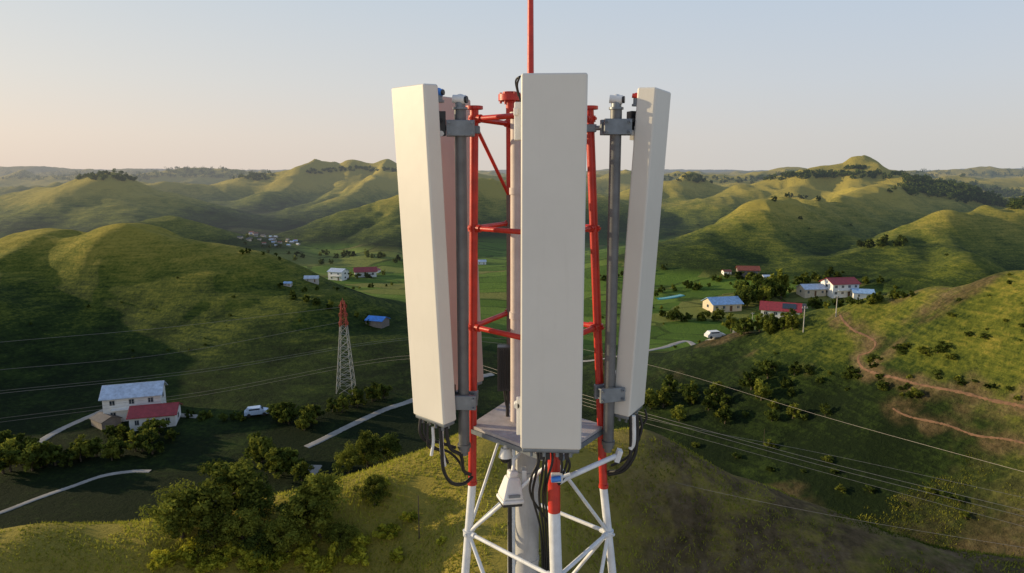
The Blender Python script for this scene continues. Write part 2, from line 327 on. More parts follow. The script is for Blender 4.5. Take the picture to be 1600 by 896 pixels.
# ------------------------------------------------------------ mesh builder
class MB:
    def __init__(s): s.v=[];s.f=[];s.m=[];s.s=[]
    def add(s,vs,fs,mi=0,sm=False):
        o=len(s.v); s.v+= [tuple(q) for q in vs]; s.f+=[tuple(i+o for i in f) for f in fs]; s.m+=[mi]*len(fs); s.s+=[sm]*len(fs)
    def tube(s,pts,r,seg=10,mi=0,cap=True):
        pts=[Vector(p) for p in pts]; n=len(pts)
        rs=r if isinstance(r,(list,tuple)) else [r]*n
        vs=[];fs=[]
        t0=(pts[1]-pts[0]).normalized(); ref=Vector((0,0,1)) if abs(t0.z)<.9 else Vector((0,1,0))
        a=t0.cross(ref).normalized()
        for i,p in enumerate(pts):
            t=((pts[min(i+1,n-1)]-pts[max(i-1,0)])).normalized()
            a=(a-t*a.dot(t)).normalized(); b=t.cross(a)
            for k in range(seg):
                an=2*math.pi*k/seg; vs.append(p+(a*math.cos(an)+b*math.sin(an))*rs[i])
        for i in range(n-1):
            for k in range(seg):
                fs.append((i*seg+k,i*seg+(k+1)%seg,(i+1)*seg+(k+1)%seg,(i+1)*seg+k))
        s.add(vs,fs,mi,True)
        if cap:
            s.add(vs[:seg],[tuple(range(seg))[::-1]],mi); s.add(vs[-seg:],[tuple(range(seg))],mi)
    def box(s,c,size,R=None,mi=0,taper=1.0):
        c=Vector(c); x,y,z=[q/2 for q in size]
        vs=[]
        for zz,k in ((-z,1.0),(z,taper)):
            for xx,yy in ((-x,-y),(x,-y),(x,y),(-x,y)): vs.append(Vector((xx*k,yy*k,zz)))
        if R is not None: vs=[R@q for q in vs]
        s.add([q+c for q in vs],[(3,2,1,0),(4,5,6,7),(0,1,5,4),(1,2,6,5),(2,3,7,6),(3,0,4,7)],mi)
    def sphere(s,c,r,mi=0,sc=(1,1,1),n=12):
        c=Vector(c); vs=[];fs=[]
        for i in range(n//2+1):
            th=math.pi*i/(n//2)
            for k in range(n):
                ph=2*math.pi*k/n; vs.append(c+Vector((math.sin(th)*math.cos(ph)*r*sc[0],math.sin(th)*math.sin(ph)*r*sc[1],math.cos(th)*r*sc[2])))
        for i in range(n//2):
            for k in range(n): fs.append((i*n+k,(i+1)*n+k,(i+1)*n+(k+1)%n,i*n+(k+1)%n))
        s.add(vs,fs,mi,True)
    def mesh(s,name,mats,origin=(0,0,0)):
        o=Vector(origin); me=bpy.data.meshes.new(name); me.from_pydata([Vector(q)-o for q in s.v],[],s.f)
        for m in mats: me.materials.append(M[m])
        me.polygons.foreach_set('material_index',s.m); me.polygons.foreach_set('use_smooth',s.s); me.update(); return me
def link(name,me,parent=None,loc=None):
    o=bpy.data.objects.new(name,me); COL.objects.link(o)
    if parent: o.parent=parent
    if loc is not None: o.location=loc
    return o
def thing(name,label,cat,loc=(0,0,0),group=None,me=None,rz=0,sc=None):
    o=bpy.data.objects.new(name,me); COL.objects.link(o); o.location=loc; o.rotation_euler=(0,0,rz)
    if sc: o.scale=(sc,sc,sc) if isinstance(sc,(int,float)) else sc
    o["label"]=label; o["category"]=cat
    if group: o["group"]=group
    if me is None: o.empty_display_size=.3
    return o
def part(name,mb,mats,T,bevel=0):
    o=link(name,mb.mesh(name,mats,T.location),T)
    if bevel:
        b=o.modifiers.new("bevel",'BEVEL'); b.width=bevel; b.segments=2; b.limit_method='ANGLE'
    return o
def catmull(pts,n=8):
    pts=[Vector(p) for p in pts]; q=[pts[0]*2-pts[1]]+pts+[pts[-1]*2-pts[-2]]; out=[]
    for i in range(1,len(q)-2):
        for k in range(n):
            t=k/n; a,b,c,d=q[i-1],q[i],q[i+1],q[i+2]
            out.append(.5*((2*b)+(c-a)*t+(2*a-5*b+4*c-d)*t*t+(3*b-a-3*c+d)*t**3))
    out.append(pts[-1]); return out

# ------------------------------------------------------------ terrain mesh
PATH1=[(1312,492),(1318,503),(1335,518),(1358,528),(1368,538),(1360,550),(1342,558),(1345,573),(1370,585),(1400,592),(1430,600),(1460,606),(1500,614),(1550,626),(1620,642)]
PATH2=[(1395,640),(1410,648),(1440,658),(1480,667),(1520,680),(1570,688),(1620,700)]
idx=np.arange(NR*NA).reshape(NR,NA)
F=np.stack([idx[:-1,:-1],idx[:-1,1:],idx[1:,1:],idx[1:,:-1]],-1).reshape(-1,4)[:, ::-1]
V=np.stack([GX,GY,GZ],-1).reshape(-1,3)
me=mesh_np("hills_terrain",V,F,4); me.polygons.foreach_set('use_smooth',np.ones(len(F),bool)); me.materials.append(M['ground'])
X=V[:,0];Y=V[:,1];Z=V[:,2]
dry_lit=np.clip(Z/40,0,1)*1.05  # dry grass higher up, plus the crests' sunlit yellow painted in
near=smooth(95,70,np.hypot(X,Y)); dry_lit=dry_lit*(1-near)+near*np.clip(1.15-np.clip(X-8,0,30)/30,0.25,1.1)  # near hilltop painted lighter as sunlit, darker to the right
jm=smooth(25,50,X)*smooth(75,95,Y)*smooth(190,150,Y); dry_lit=dry_lit-jm*.28*(fbm(X/18,Y/18,95,3)*2-.2)
field=smooth(9.0,5.0,Z)*smooth(165,195,Y)*smooth(520,430,Y)
dirt=smooth(4,14,X+ (Y-50)*-.3)*smooth(84,64,Y)*smooth(80,55,X)
for pp in (PATH1,PATH2):
    pts=[hit(*q) for q in pp]; pts=[q for q in pts if q]
    m=(X>20)&(X<140)&(Y>60)&(Y<170); dm=np.full(m.sum(),1e9)
    for a,b in zip(pts[:-1],pts[1:]):
        dx,dy=b.x-a.x,b.y-a.y; t=np.clip(((X[m]-a.x)*dx+(Y[m]-a.y)*dy)/(dx*dx+dy*dy+1e-6),0,1); dm=np.minimum(dm,np.hypot(X[m]-a.x-t*dx,Y[m]-a.y-t*dy))
    dirt[m]=np.maximum(dirt[m],.9*smooth(2.0,.4,dm+(fbm(X[m]/2.5,Y[m]/2.5,91,2)-.5)*3.5))
dirt=np.maximum(dirt,jm*.8*smooth(.60,.72,fbm(X/9,Y/9,97,4)))
for nm,a in (('dry_lit',dry_lit),('field',field),('dirt',dirt)):
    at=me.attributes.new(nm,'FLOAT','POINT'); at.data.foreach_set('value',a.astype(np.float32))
terr=link("hills_terrain",me); terr["kind"]="structure"; terr["label"]="rolling grassy hills and valley floor"

# ------------------------------------------------------------ roads and paths
def strip(name,pix,w,mat,lift=.14,label=""):
    pts=[hit(*q) for q in pix]; pts=[p for p in pts if p]
    q=catmull([Vector((p.x,p.y,0)) for p in pts],24)
    vs=[];fs=[];nc=9; rr_=random.Random(3); ph=[rr_.uniform(.4,1.4) for _ in range(len(q)+2)]
    for i,p in enumerate(q):
        t=(q[min(i+1,len(q)-1)]-q[max(i-1,0)]).normalized(); s=Vector((-t.y,t.x,0))
        ww=w*ph[i] if mat=='path' else w*(.9+.2*ph[i])
        for k in range(nc):
            c=p+s*ww*(k/(nc-1)-.5); vs.append((c.x,c.y,gz(c.x,c.y)+(lift if 0<k<nc-1 else -.08)))
    for i in range(len(q)-1):
        for k in range(nc-1): a=i*nc+k; fs.append((a,a+1,a+nc+1,a+nc))
    mb=MB(); mb.add(vs,fs,0,True); o=link(name,mb.mesh(name,[mat])); o["kind"]="structure"; o["label"]=label
strip("road",[(-60,822),(0,802),(60,779),(110,762),(160,745),(205,738),(235,737)],1.0,'road',.08,label="pale concrete farm road")
strip("road",[(45,703),(80,680),(115,662),(165,640)],1.6,'road',.08,label="pale concrete lane to the farmhouses")
strip("road",[(270,648),(310,652)],1.6,'road',.08,label="pale concrete farmyard beside the red-roofed house")
strip("road",[(478,700),(510,684),(550,664),(600,641),(640,628),(700,603),(770,585)],1.6,'road',.08,label="pale concrete valley road")
strip("road",[(480,748),(494,728)],2.2,'road',.08,label="small pale concrete yard among bushes")
strip("road",[(890,566),(960,558),(1030,545),(1080,536),(1120,528),(1150,517)],2.0,'road',.08,label="pale concrete village road")
strip("path",PATH1,.40,'path',.04,"narrow reddish dirt path up the hill")
strip("path",PATH2,.26,'path',.04,"reddish eroded ditch along the slope")

# ------------------------------------------------------------ trees
def leafcloud(centres,crad,nleaf,leaf,seed,flat=.9):
    r=np.random.default_rng(seed); C=np.repeat(centres,nleaf,0); n=len(C)
    d=r.normal(size=(n,3)); d/=np.linalg.norm(d,axis=1)[:,None]
    rad=np.repeat(crad,nleaf)*r.uniform(.45,1.08,n)
    p=C+d*rad[:,None]*np.array([1,1,flat])
    nrm=d+r.normal(size=(n,3))*.75; nrm/=np.linalg.norm(nrm,axis=1)[:,None]
    t=np.cross(nrm,r.normal(size=(n,3))); t/=np.linalg.norm(t,axis=1)[:,None]; b=np.cross(nrm,t)
    s=leaf*r.uniform(.6,1.3,n)[:,None]
    V=np.stack([p-t*s,p-b*s*.5,p+t*s,p+b*s*.5],1).reshape(-1,3)
    F=np.arange(n*4).reshape(-1,4)
    tint=np.repeat(r.uniform(0,.5,len(centres)),nleaf)+r.uniform(0,.35,n)
    return V,F,tint
def crown(name,seed,R,H,z0,ncl,nleaf,leaf,mat):
    r=np.random.default_rng(seed)
    d=r.normal(size=(ncl,3)); d/=np.linalg.norm(d,axis=1)[:,None]; rad=r.uniform(.25,1.0,ncl)**.6
    c=d*rad[:,None]*np.array([R*.88,R*.88,H*.46])*r.uniform(.65,1.25,(ncl,1)); c[:,2]+=z0+H*.5
    k=1-.35*np.clip((c[:,2]-z0)/H-.4,0,1); c[:,0]*=k; c[:,1]*=k
    cr=R*r.uniform(.12,.32,ncl)
    V,F,t=leafcloud(c,cr,nleaf,leaf,seed+1); me=mesh_np(name,V,F,4); me.materials.append(M[mat])
    at=me.attributes.new('tint','FLOAT','FACE'); at.data.foreach_set('value',t.astype(np.float32)); return me,c
def trunkmesh(name,cs,h0,r0,seed):
    mb=MB(); rr=random.Random(seed)
    top=Vector((rr.uniform(-.1,.1),rr.uniform(-.1,.1),h0))
    mb.tube([(0,0,-.6),(0,0,.3),top*.6,top],[r0*1.3,r0,r0*.8,r0*.6],8)
    for i in range(6):
        c=Vector(cs[rr.randrange(len(cs))]); st=top*rr.uniform(.55,1)
        mb.tube([st,(st+c)/2+Vector((0,0,.1)),c],[r0*.45,r0*.3,r0*.12],6)
    return mb.mesh(name,['bark'])
BIG=[];MID=[];FAR=[]
for i in range(6):
    cm,cs=crown("tree_crown",100+i,1.0,1.5+.15*(i%3),.25,58,110,.055,'leafd' if i%3==0 else 'leafm'); BIG.append((cm,trunkmesh("trunk",cs,.75,.06,i)))
for i in range(5):
    cm,cs=crown("tree_crown",200+i,1.0,1.7,.25,26,40,.14,'leafd' if i%2==0 else 'leafm'); MID.append((cm,trunkmesh("trunk",cs,.8,.07,i)))
for i in range(4):
    cm,cs=crown("far_tree",300+i,1.0,1.6,.0,14,16,.27,'leafd' if i<3 else 'leafm'); FAR.append(cm)
SHR=[]
for i in range(4):
    cm,cs=crown("shrub",400+i,1.0,1.3,-.05,30,60,.11,'leafy'); SHR.append(cm)
tcount=0
def tree(px,py,wpx,kind='auto',sq=1.0,label=None,mat=None):
    global tcount
    p=hit(px,py)
    if p is None: return
    dist=(p-Vector((0,0,CZ))).length; R=wpx/FPX*dist/2*1.1; rz=random.uniform(0,6.28)
    if dist>1300: return
    if kind=='auto': kind='big' if wpx>60 else ('mid' if wpx>17 else 'far')
    z=p.z-.12*R; tcount+=1
    if kind=='shrub':
        thing("shrub",label or "yellow-green leafy shrub on the grassy hilltop","shrub",(p.x,p.y,z),"shrubs on the hilltop",SHR[tcount%4],rz,(R,R,R*sq)); return
    if kind=='far':
        thing("tree",label or "small dark green tree on the valley side","tree",(p.x,p.y,z),"small trees and bushes dotted over the hills",FAR[tcount%4],rz,(R,R,R*sq)); return
    pool=BIG if kind=='big' else MID
    cm,tm=pool[tcount%len(pool)]
    lab=label or ("dense dark green tree on the grassy hilltop" if kind=='big' else "bushy green tree beside fields and houses")
    t=thing("broadleaf_tree",lab,"tree",(p.x,p.y,z),"trees on the hilltop" if kind=='big' else "trees around the valley fields and houses",None,rz,(R*random.uniform(.9,1.15),R,R*sq))
    link("crown",cm,t); link("trunk",tm,t)
def treeline(pts,n,size,jit=(8,4),kind='auto',sq=1.0,label=None):
    L=[0]
    for a,b in zip(pts[:-1],pts[1:]): L.append(L[-1]+math.hypot(b[0]-a[0],b[1]-a[1]))
    for i in range(n):
        s=(i+random.random()*.8)/n*L[-1]; k=max(j for j in range(len(L)) if L[j]<=s+1e-6); k=min(k,len(pts)-2)
        t=(s-L[k])/(L[k+1]-L[k]); x=pts[k][0]+(pts[k+1][0]-pts[k][0])*t; y=pts[k][1]+(pts[k+1][1]-pts[k][1])*t
        tree(x+random.uniform(-jit[0],jit[0]),y+random.uniform(-jit[1],jit[1]),random.uniform(*size),kind,sq,label)
for q in [(285,840,84),(350,815,108),(402,806,66),(335,858,66),(500,838,94),(462,820,50),(448,866,66),(532,862,50),(405,872,50),(585,790,46),(575,730,50),(608,716,48),(545,740,44),(380,846,54)]:
    tree(q[0],q[1],q[2],'big',random.uniform(.8,1.05))
for q in [(395,880,44),(440,884,40),(345,880,36),(520,884,24),(300,874,42),(605,838,36),(640,815,26),(480,878,40),(560,856,34),(425,838,34),(365,864,30),(478,856,28),(322,824,24),(560,882,34),(268,830,22),(620,876,28),(255,882,36),(600,760,20),(690,850,18),(410,893,44),(500,894,40),(330,894,40)]:
    tree(q[0],q[1],q[2],'shrub',.9 if q[0]!=520 else 2.0)
treeline([(0,735),(60,735),(130,722),(200,712),(250,702)],20,(20,36),(8,8))
treeline([(0,700),(60,710)],5,(18,26))
treeline([(170,690),(240,678),(290,690)],8,(16,26),(8,5))
treeline([(405,715),(430,745),(470,745)],7,(30,44),(12,10),'mid')
treeline([(425,650),(450,665),(480,668),(500,650)],8,(22,36),(6,6))
treeline([(520,640),(560,640),(600,620)],8,(20,30),(8,6))
treeline([(300,650),(350,655),(395,660)],7,(10,20),(6,4))
treeline([(440,448),(470,470),(520,480),(560,498),(600,515)],16,(7,15),(8,5))
treeline([(500,410),(540,402),(600,405),(640,420)],16,(6,12),(8,5))
treeline([(520,432),(560,436),(600,430)],8,(8,13),(6,2))
treeline([(470,455),(540,452),(620,448)],12,(4,9),(6,2))
treeline([(380,395),(420,400),(480,405),(520,400)],14,(6,10),(10,6))
treeline([(370,372),(400,380),(450,385)],10,(4,8),(10,6))
treeline([(1000,625),(1060,632),(1130,628),(1200,612),(1250,598)],20,(14,32),(14,18))
treeline([(1060,650),(1180,655),(1300,660)],10,(10,26),(18,14))
treeline([(1100,700),(1250,725),(1400,775),(1560,805)],14,(8,20),(30,18),'mid',.55,"low dark scrub bush in the shaded gully")
treeline([(1270,590),(1340,600),(1400,605),(1440,612)],18,(8,22),(18,14),sq=.7)
treeline([(1350,560),(1380,575)],5,(8,14),(8,6),sq=.7)
treeline([(1420,590),(1500,600),(1600,625)],9,(8,16),(12,8),sq=.6)
treeline([(1380,560),(1440,545),(1500,560)],10,(8,20),(18,10),'mid',.6,"low dark bush on the grassy slope")
treeline([(1480,500),(1560,520),(1600,500)],6,(6,14),(20,16),'mid',.6,"low dark bush on the grassy slope")
treeline([(1140,520),(1190,522),(1240,512)],14,(16,28),(8,5))
treeline([(1150,470),(1180,475),(1225,460)],18,(14,28),(8,10),sq=1.25)
treeline([(1035,495),(1080,500),(1130,500)],12,(12,20),(8,5))
treeline([(1030,460),(1090,450),(1140,432),(1200,440)],20,(8,16),(8,5))
treeline([(1260,482),(1310,478),(1380,471),(1420,466)],18,(10,18),(6,4))
treeline([(1240,441),(1300,436),(1370,446)],16,(9,17),(8,4))
treeline([(940,440),(1000,430),(1040,425)],9,(6,12),(6,4))
treeline([(930,500),(990,490),(1040,480)],9,(6,12),(6,4))
treeline([(1345,388),(1380,384),(1420,380)],10,(10,17),(6,3))
treeline([(1200,312),(1240,310),(1280,314)],8,(6,10),(8,4))
treeline([(1380,300),(1430,300),(1520,320)],8,(5,9),(8,6))
for i in range(16):
    tree(random.uniform(20,600),random.uniform(400,590),random.uniform(3,6),'far',.8,"low bush on the grassy slope")
for i in range(26):
    tree(random.uniform(1030,1600),random.uniform(330,560),random.uniform(3,8),'far',.8,"low bush on the grassy slope")
cs=[];rr=[]
def wood(pix,n,size,jx,jy):
    for i in range(n):
        s=random.random()*(len(pix)-1); k=int(s); t=s-k
        x=pix[k][0]+(pix[k+1][0]-pix[k][0])*t+random.uniform(-jx,jx); y=pix[k][1]+(pix[k+1][1]-pix[k][1])*t+random.uniform(-jy,jy)
        p=hit(x,y)
        if p is None: continue
        d=p.length; 
        if d<380: continue
        s_=random.uniform(*size)*max(.8,min(d,2500)/1000)
        for c in range(3): cs.append((p.x+random.uniform(-1,1)*s_*.5,p.y+random.uniform(-1,1)*s_*.5,p.z+s_*random.uniform(.2,.8))); rr.append(s_*.55)
wood([(0,275),(200,277),(300,270),(420,277)],380,(2.5,4.5),10,7)
wood([(1420,290),(1480,297),(1530,305),(1600,315)],380,(3,5),14,14)
wood([(1000,276),(1150,284),(1250,275),(1400,275),(1600,272)],240,(2.5,4.5),8,5)
wood([(1325,264),(1350,263)],14,(2.5,4),8,2)
wood([(480,270),(560,265),(640,269)],70,(2.5,3.5),8,3)
V_,F_,t_=leafcloud(np.array(cs),np.array(rr),14,1.0,9); 
me=mesh_np("woodland",V_,F_,4); me.materials.append(M['leafd']); at=me.attributes.new('tint','FLOAT','FACE'); at.data.foreach_set('value',(t_*.7).astype(np.float32))
w=link("woodland",me); w["kind"]="stuff"; w["label"]="distant dark woodland along the far ridges"; w["category"]="woodland"
n=230000
gx=rng.uniform(-45,60,n); gy=rng.uniform(30,84,n); g=ground(gx,gy)
keep=(fbm(gx/3,gy/3,77,3)>.40)&~((gx>8)&(rng.uniform(0,1,n)<.4)); gx=gx[keep];gy=gy[keep];g=g[keep]; n=len(gx)
an=rng.uniform(0,math.pi,n); h=rng.uniform(.06,.26,n)*(.5+fbm(gx/5,gy/5,78,2)); wd=rng.uniform(.03,.08,n)
lx=rng.normal(0,.1,n); ly=rng.normal(0,.1,n)
V_=np.stack([np.stack([gx-np.cos(an)*wd,gy-np.sin(an)*wd,g-.03],-1),np.stack([gx+np.cos(an)*wd,gy+np.sin(an)*wd,g-.03],-1),np.stack([gx+lx,gy+ly,g+h],-1)],1).reshape(-1,3)
me=mesh_np("grass",V_,np.arange(n*3).reshape(-1,3),3); me.materials.append(M['grassb'])
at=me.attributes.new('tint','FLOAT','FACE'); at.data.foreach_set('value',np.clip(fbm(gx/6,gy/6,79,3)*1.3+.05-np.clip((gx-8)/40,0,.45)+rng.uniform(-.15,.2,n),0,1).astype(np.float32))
o=link("grass",me); o["kind"]="stuff"; o["label"]="tufts of grass on the near hilltop"; o["category"]="grass"

# ------------------------------------------------------------ houses
def house(px,py,wpx,wall,roof,yaw=0,storeys=1,label="",dr=.65,cat="house",name="house",hip=False,solar=False,loc=None,detail=True,group=None,flat=False):
    p=loc or hit(px,py)
    if p is None: return
    dist=(p-Vector((0,0,CZ))).length; W=wpx/FPX*dist; D=W*dr; Hs=min(2.7,W*.30)*(1 if storeys==1 else 1.75); 
    T=thing(name,label,cat,(p.x,p.y,p.z),group,None,math.radians(yaw))
    mb=MB(); mb.box((0,0,(Hs-1.5)/2),(W,D,Hs+1.5)); rh=W*.16 if not flat else .5
    if not hip: mb.add([(-W/2,-D/2,Hs),(-W/2,D/2,Hs),(-W/2,0,Hs+rh*.97),(W/2,-D/2,Hs),(W/2,D/2,Hs),(W/2,0,Hs+rh*.97)],[(0,2,1),(3,4,5)],0)
    link("wall",mb.mesh("wall",[wall]),T)
    mb=MB(); o=W*.05; th=.12; ix=W*.25 if hip else 0; e=o*rh/(D/2)
    v=[(-W/2-o,-D/2-o,Hs-e),(W/2+o,-D/2-o,Hs-e),(W/2+o-ix,0,Hs+rh),(-W/2-o+ix,0,Hs+rh),(W/2+o,D/2+o,Hs-e),(-W/2-o,D/2+o,Hs-e)]
    v=[(a,b,c+.02) for a,b,c in v]; u=[(a,b,c+th) for a,b,c in v]
    f=[(0,1,2,3),(3,2,4,5)]+([(1,4,2),(0,3,5)] if hip else [])
    mb.add(v,[q[::-1] for q in f],0); mb.add(u,f,0)
    mb.add(v+u,[(0,1,7,6),(4,5,11,10)]+([(1,4,10,7),(5,0,6,11)] if hip else [(1,2,8,7),(2,4,10,8),(5,3,9,11),(3,0,6,9)]),0)
    if W>5 and not hip:
        nr=int(W/.9)
        for k in range(nr+1):
            x=-W/2-o+.1+(W+2*o-.2)*k/nr
            for s in (-1,1):
                a=Vector((x,s*(D/2+o),Hs-e+th+.02)); b=Vector((x,0,Hs+rh+th+.02)); mb.tube([a,b],.025,4)
        mb.tube([(-W/2-o,0,Hs+rh+th),(W/2+o,0,Hs+rh+th)],.08,6)
    link("roof",mb.mesh("roof",[roof]),T)
    if detail:
        sh=Hs/storeys; nw=max(2,int(W/2.6))
        for st in range(storeys):
            for i in range(nw):
                x=-W/2+W*(i+.5)/nw
                if st==0 and i==nw//2:
                    mb=MB(); mb.box((x,-D/2-.02,sh*.36),(W*.085,.08,sh*.72)); link("door",mb.mesh("door",['door']),T); continue
                mb=MB(); mb.box((x,-D/2-.01,sh*(st+.55)),(W*.10,.06,sh*.42),mi=0); mb.box((x,-D/2-.03,sh*(st+.55)),(W*.08,.06,sh*.36),mi=1); mb.box((x,-D/2-.04,sh*(st+.55)),(W*.01,.08,sh*.36),mi=0)
                link("window",mb.mesh("window",['frame','glass']),T)
            for s in (-1,1):
                mb=MB(); mb.box((s*(W/2+.01),0,sh*(st+.55)),(.06,D*.2,sh*.42),mi=0); mb.box((s*(W/2+.03),0,sh*(st+.55)),(.06,D*.16,sh*.36),mi=1)
                link("window",mb.mesh("window",['frame','glass']),T)
        if storeys>1:
            mb=MB(); mb.box((0,-D/2-.5,sh),(W*.7,1.0,.15)); 
            for k in range(8): mb.tube([(-W*.35+W*.7*k/7,-D/2-.95,sh),(-W*.35+W*.7*k/7,-D/2-.95,sh+.9)],.03,4)
            mb.tube([(-W*.35,-D/2-.95,sh+.9),(W*.35,-D/2-.95,sh+.9)],.04,4); link("balcony",mb.mesh("balcony",[wall]),T)
    if solar:
        mb=MB(); ang=math.atan2(rh,D/2); R=Matrix.Rotation(ang,3,'X')
        mb.box((W*.22,-D*.25,Hs+rh*.5+th+.12),(W*.35,D*.36,.06),R); link("solar_panel",mb.mesh("solar_panel",['glass']),T)
    return T
house(213,648,68,'wallw','roofg',18,2,"two-storey white farmhouse with pale blue-grey metal roof",.6)
house(244,662,56,'wallw','roofr',16,1,"single-storey white house with dark red roof",.7)
house(166,664,30,'wallb','roofk',-35,1,"small dark shed beside the farmhouses",.8,"shed","shed",detail=False)
house(529,437,24,'wallw','roofg',-20,2,"white house with pale grey roof among fields",.8)
house(571,432,32,'wallw','roofr',15,1,"white house with red tiled roof beside fields",.6)
house(588,426,12,'wallw','roofr',80,1,"small white annex with red roof",.8,detail=False)
house(590,508,28,'wallb','roofvb',-20,1,"low shed with bright blue metal roof in fields",.8,"shed","shed",detail=False)
house(450,447,11,'wallv','roofb',0,1,"small white house with blue roof by the fields",.7)
house(487,441,20,'wallv','roofg',5,1,"long low white building by the fields",.3)
house(752,413,14,'wallw','roofg',10,1,"small white house in the valley",.7)
house(1128,484,46,'wallt','roofb',12,1,"tan house with pale blue metal roof",.7)
house(1219,494,52,'wallw','roofr',-22,1,"white house with red roof and dark solar panels",.7,solar=True)
house(1267,461,32,'wallt','roofg',8,1,"tan house with pale grey roof",.7)
house(1311,461,40,'wallw','roofr',10,2,"white two-storey house with dark red roof",.7)
house(1347,466,26,'wallw','roofb',-15,1,"white house with pale blue roof",.8)
house(1168,431,30,'wallb','roofo',-8,1,"low brick house with rust-red roof at the hill foot",.6)
house(1198,436,12,'wallw','roofg',0,1,"small white house at the hill foot",.7)
house(1135,428,12,'wallw','roofo',10,1,"small white house at the hill foot",.7)
house(1245,486,22,'wallb','roofk',-20,1,"dark open shed behind the houses",.7,"shed","shed",detail=False)
vm=[('wallv','roofg'),('wallv','roofo'),('wallv','roofk'),('wallt','roofk'),('wallv','roofb')]
for i in range(26):
    s=random.random(); x=375+90*s+random.uniform(-8,8); y=366+16*s+random.uniform(-6,8); a=vm[i%5]
    house(x,y,random.uniform(4,7),a[0],a[1],random.uniform(-40,40),1,"tiny village house with pale walls in the distant valley",.7,detail=False,group="distant village houses")
strip("water",[(1026,468),(1045,466),(1066,462)],3.2,'water',.25,"narrow strip of teal water")
def car(px,py,label,rz,body='carw',sc=1.0):
    p=hit(px,py); o=p+Vector((0,0,.1)); T=thing("parked_car",label,"car",o,None,None,rz,sc)
    def pt(nm,mb,mt): link(nm,mb.mesh(nm,mt),T)
    mb=MB(); L,W=4.3,1.8
    prof=[(-2.15,.35),(-2.15,.85),(-1.9,1.0),(-1.5,1.55),(.7,1.6),(1.35,1.05),(2.1,.9),(2.15,.35)]
    v=[(x,-W/2*(1 if z<1.1 else .86),z) for x,z in prof]+[(x,W/2*(1 if z<1.1 else .86),z) for x,z in prof]; n=len(prof)
    mb.add(v,[tuple(range(n)),tuple(range(n,2*n))[::-1]]+[(i,i+n,(i+1)%n+n,(i+1)%n) for i in range(n)],0); pt("body",mb,[body])
    for s in (-1,1):
        mb=MB(); mb.box((-.35,s*.80,1.28),(1.9,.12,.38)); pt("window",mb,['glass'])
    mb=MB(); mb.box((1.02,0,1.32),(.1,1.35,.42),Matrix.Rotation(-.85,3,'Y')); pt("windscreen",mb,['glass'])
    for x in (-1.35,1.35):
        for s in (-1,1):
            mb=MB(); mb.tube([(x,s*.78,.33),(x,s*.96,.33)],.33,14); pt("wheel",mb,['tyre'])
car(1117,529,"white car parked beside the village road",.2)
car(401,650,"pale blue and white van parked on the grass",.35,'carb',1.05)
for (x,y,h,lab) in [(1175,512,5,"pale concrete utility pole beside the road"),(1255,520,5,"pale concrete utility pole beside the road"),(1306,496,4,"pale concrete utility pole near the houses"),(655,842,3.0,"thin weathered wooden post on the hilltop"),(1193,700,3,"thin weathered wooden post by the bushes")]:
    p=hit(x,y); d=(p-Vector((0,0,CZ))).length; T=thing("utility_pole" if h>=4 else "wooden_post",lab,"pole",p); r=.10 if h>=4 else .04
    mb=MB(); mb.tube([p-Vector((0,0,.5)),p+Vector((0,0,h))],[r,r*.7],8); part("shaft",mb,['conc' if h>=4 else 'bark'],T)
    if h>=4:
        mb=MB(); mb.box(p+Vector((0,0,h-.4)),(1.1,.09,.09)); 
        for s in (-.45,0,.45): mb.tube([p+Vector((s,0,h-.34)),p+Vector((s,0,h-.1))],.05,6)
        part("cross_arm",mb,['conc'],T)
# ------------------------------------------------------------ lattice pylon
pb=hit(541,611); dist=pb.y; topz=P(537,466,pb.y).z; Hh=topz-pb.z
PT=thing("transmission_pylon","steel lattice power pylon with red painted top on the slope","pylon",pb)
def lattice(z0,z1,nb,name,mat):
    mb=MB(); w=lambda t:1.45*(1-t)**1.1+.30
    lv=[z0+(z1-z0)*i/nb for i in range(nb+1)]
    cr=[[pb+Vector((sx*w(t),sy*w(t),t*Hh-(.6 if t==0 else 0))) for sx,sy in ((-1,-1),(1,-1),(1,1),(-1,1))] for t in lv]
    for a,b in zip(cr[:-1],cr[1:]):
        for k in range(4):
            mb.tube([a[k],b[k]],.06,4); mb.tube([a[k],b[(k+1)%4]],.03,4); mb.tube([a[(k+1)%4],b[k]],.03,4); mb.tube([b[k],b[(k+1)%4]],.03,4)
    part(name,mb,[mat],PT)
lattice(0,.70,9,"lattice_body",'pylg'); lattice(.70,.97,5,"lattice_top",'pylr')
for t,l in ((.74,1.3),(.83,1.15),(.92,1.0)):
    mb=MB(); c=pb+Vector((0,0,t*Hh))
    for s in (-1,1):
        for sy in (-.3,.3): mb.tube([c+Vector((s*.35,sy,0)),c+Vector((s*l*.8,0,.1))],.03,4); mb.tube([c+Vector((s*.35,sy,.5)),c+Vector((s*l*.8,0,.1))],.03,4)
        mb.tube([c+Vector((s*l*.8,0,.1)),c+Vector((s*l*.8,0,-.5))],.04,5)
    part("cross_arm",mb,['pylr'],PT)
mb=MB(); mb.tube([pb+Vector((0,0,.96*Hh)),pb+Vector((0,0,Hh))],[.08,.04],5); part("peak",mb,['pylr'],PT)
def wire(pts,r=.04):
    q=catmull([P(*a) for a in pts],14); o=q[len(q)//2].copy(); mb=MB(); mb.tube(q,r,5,cap=False)
    T=thing("power_cable","long sagging overhead power cable across the valley","cable",o,"overhead power cables",mb.mesh("power_cable",['wire'],o))
Yp=pb.y
wire([(-150,552,95),(0,535,110),(260,512,130),(534,480,Yp)],.022); wire([(-150,592,90),(0,578,105),(270,552,130),(536,503,Yp)],.022)
wire([(-150,626,80),(0,611,90),(320,577,115),(640,528,135),(840,535,130),(1020,572,105),(1300,655,80),(1700,765,55)],.018)
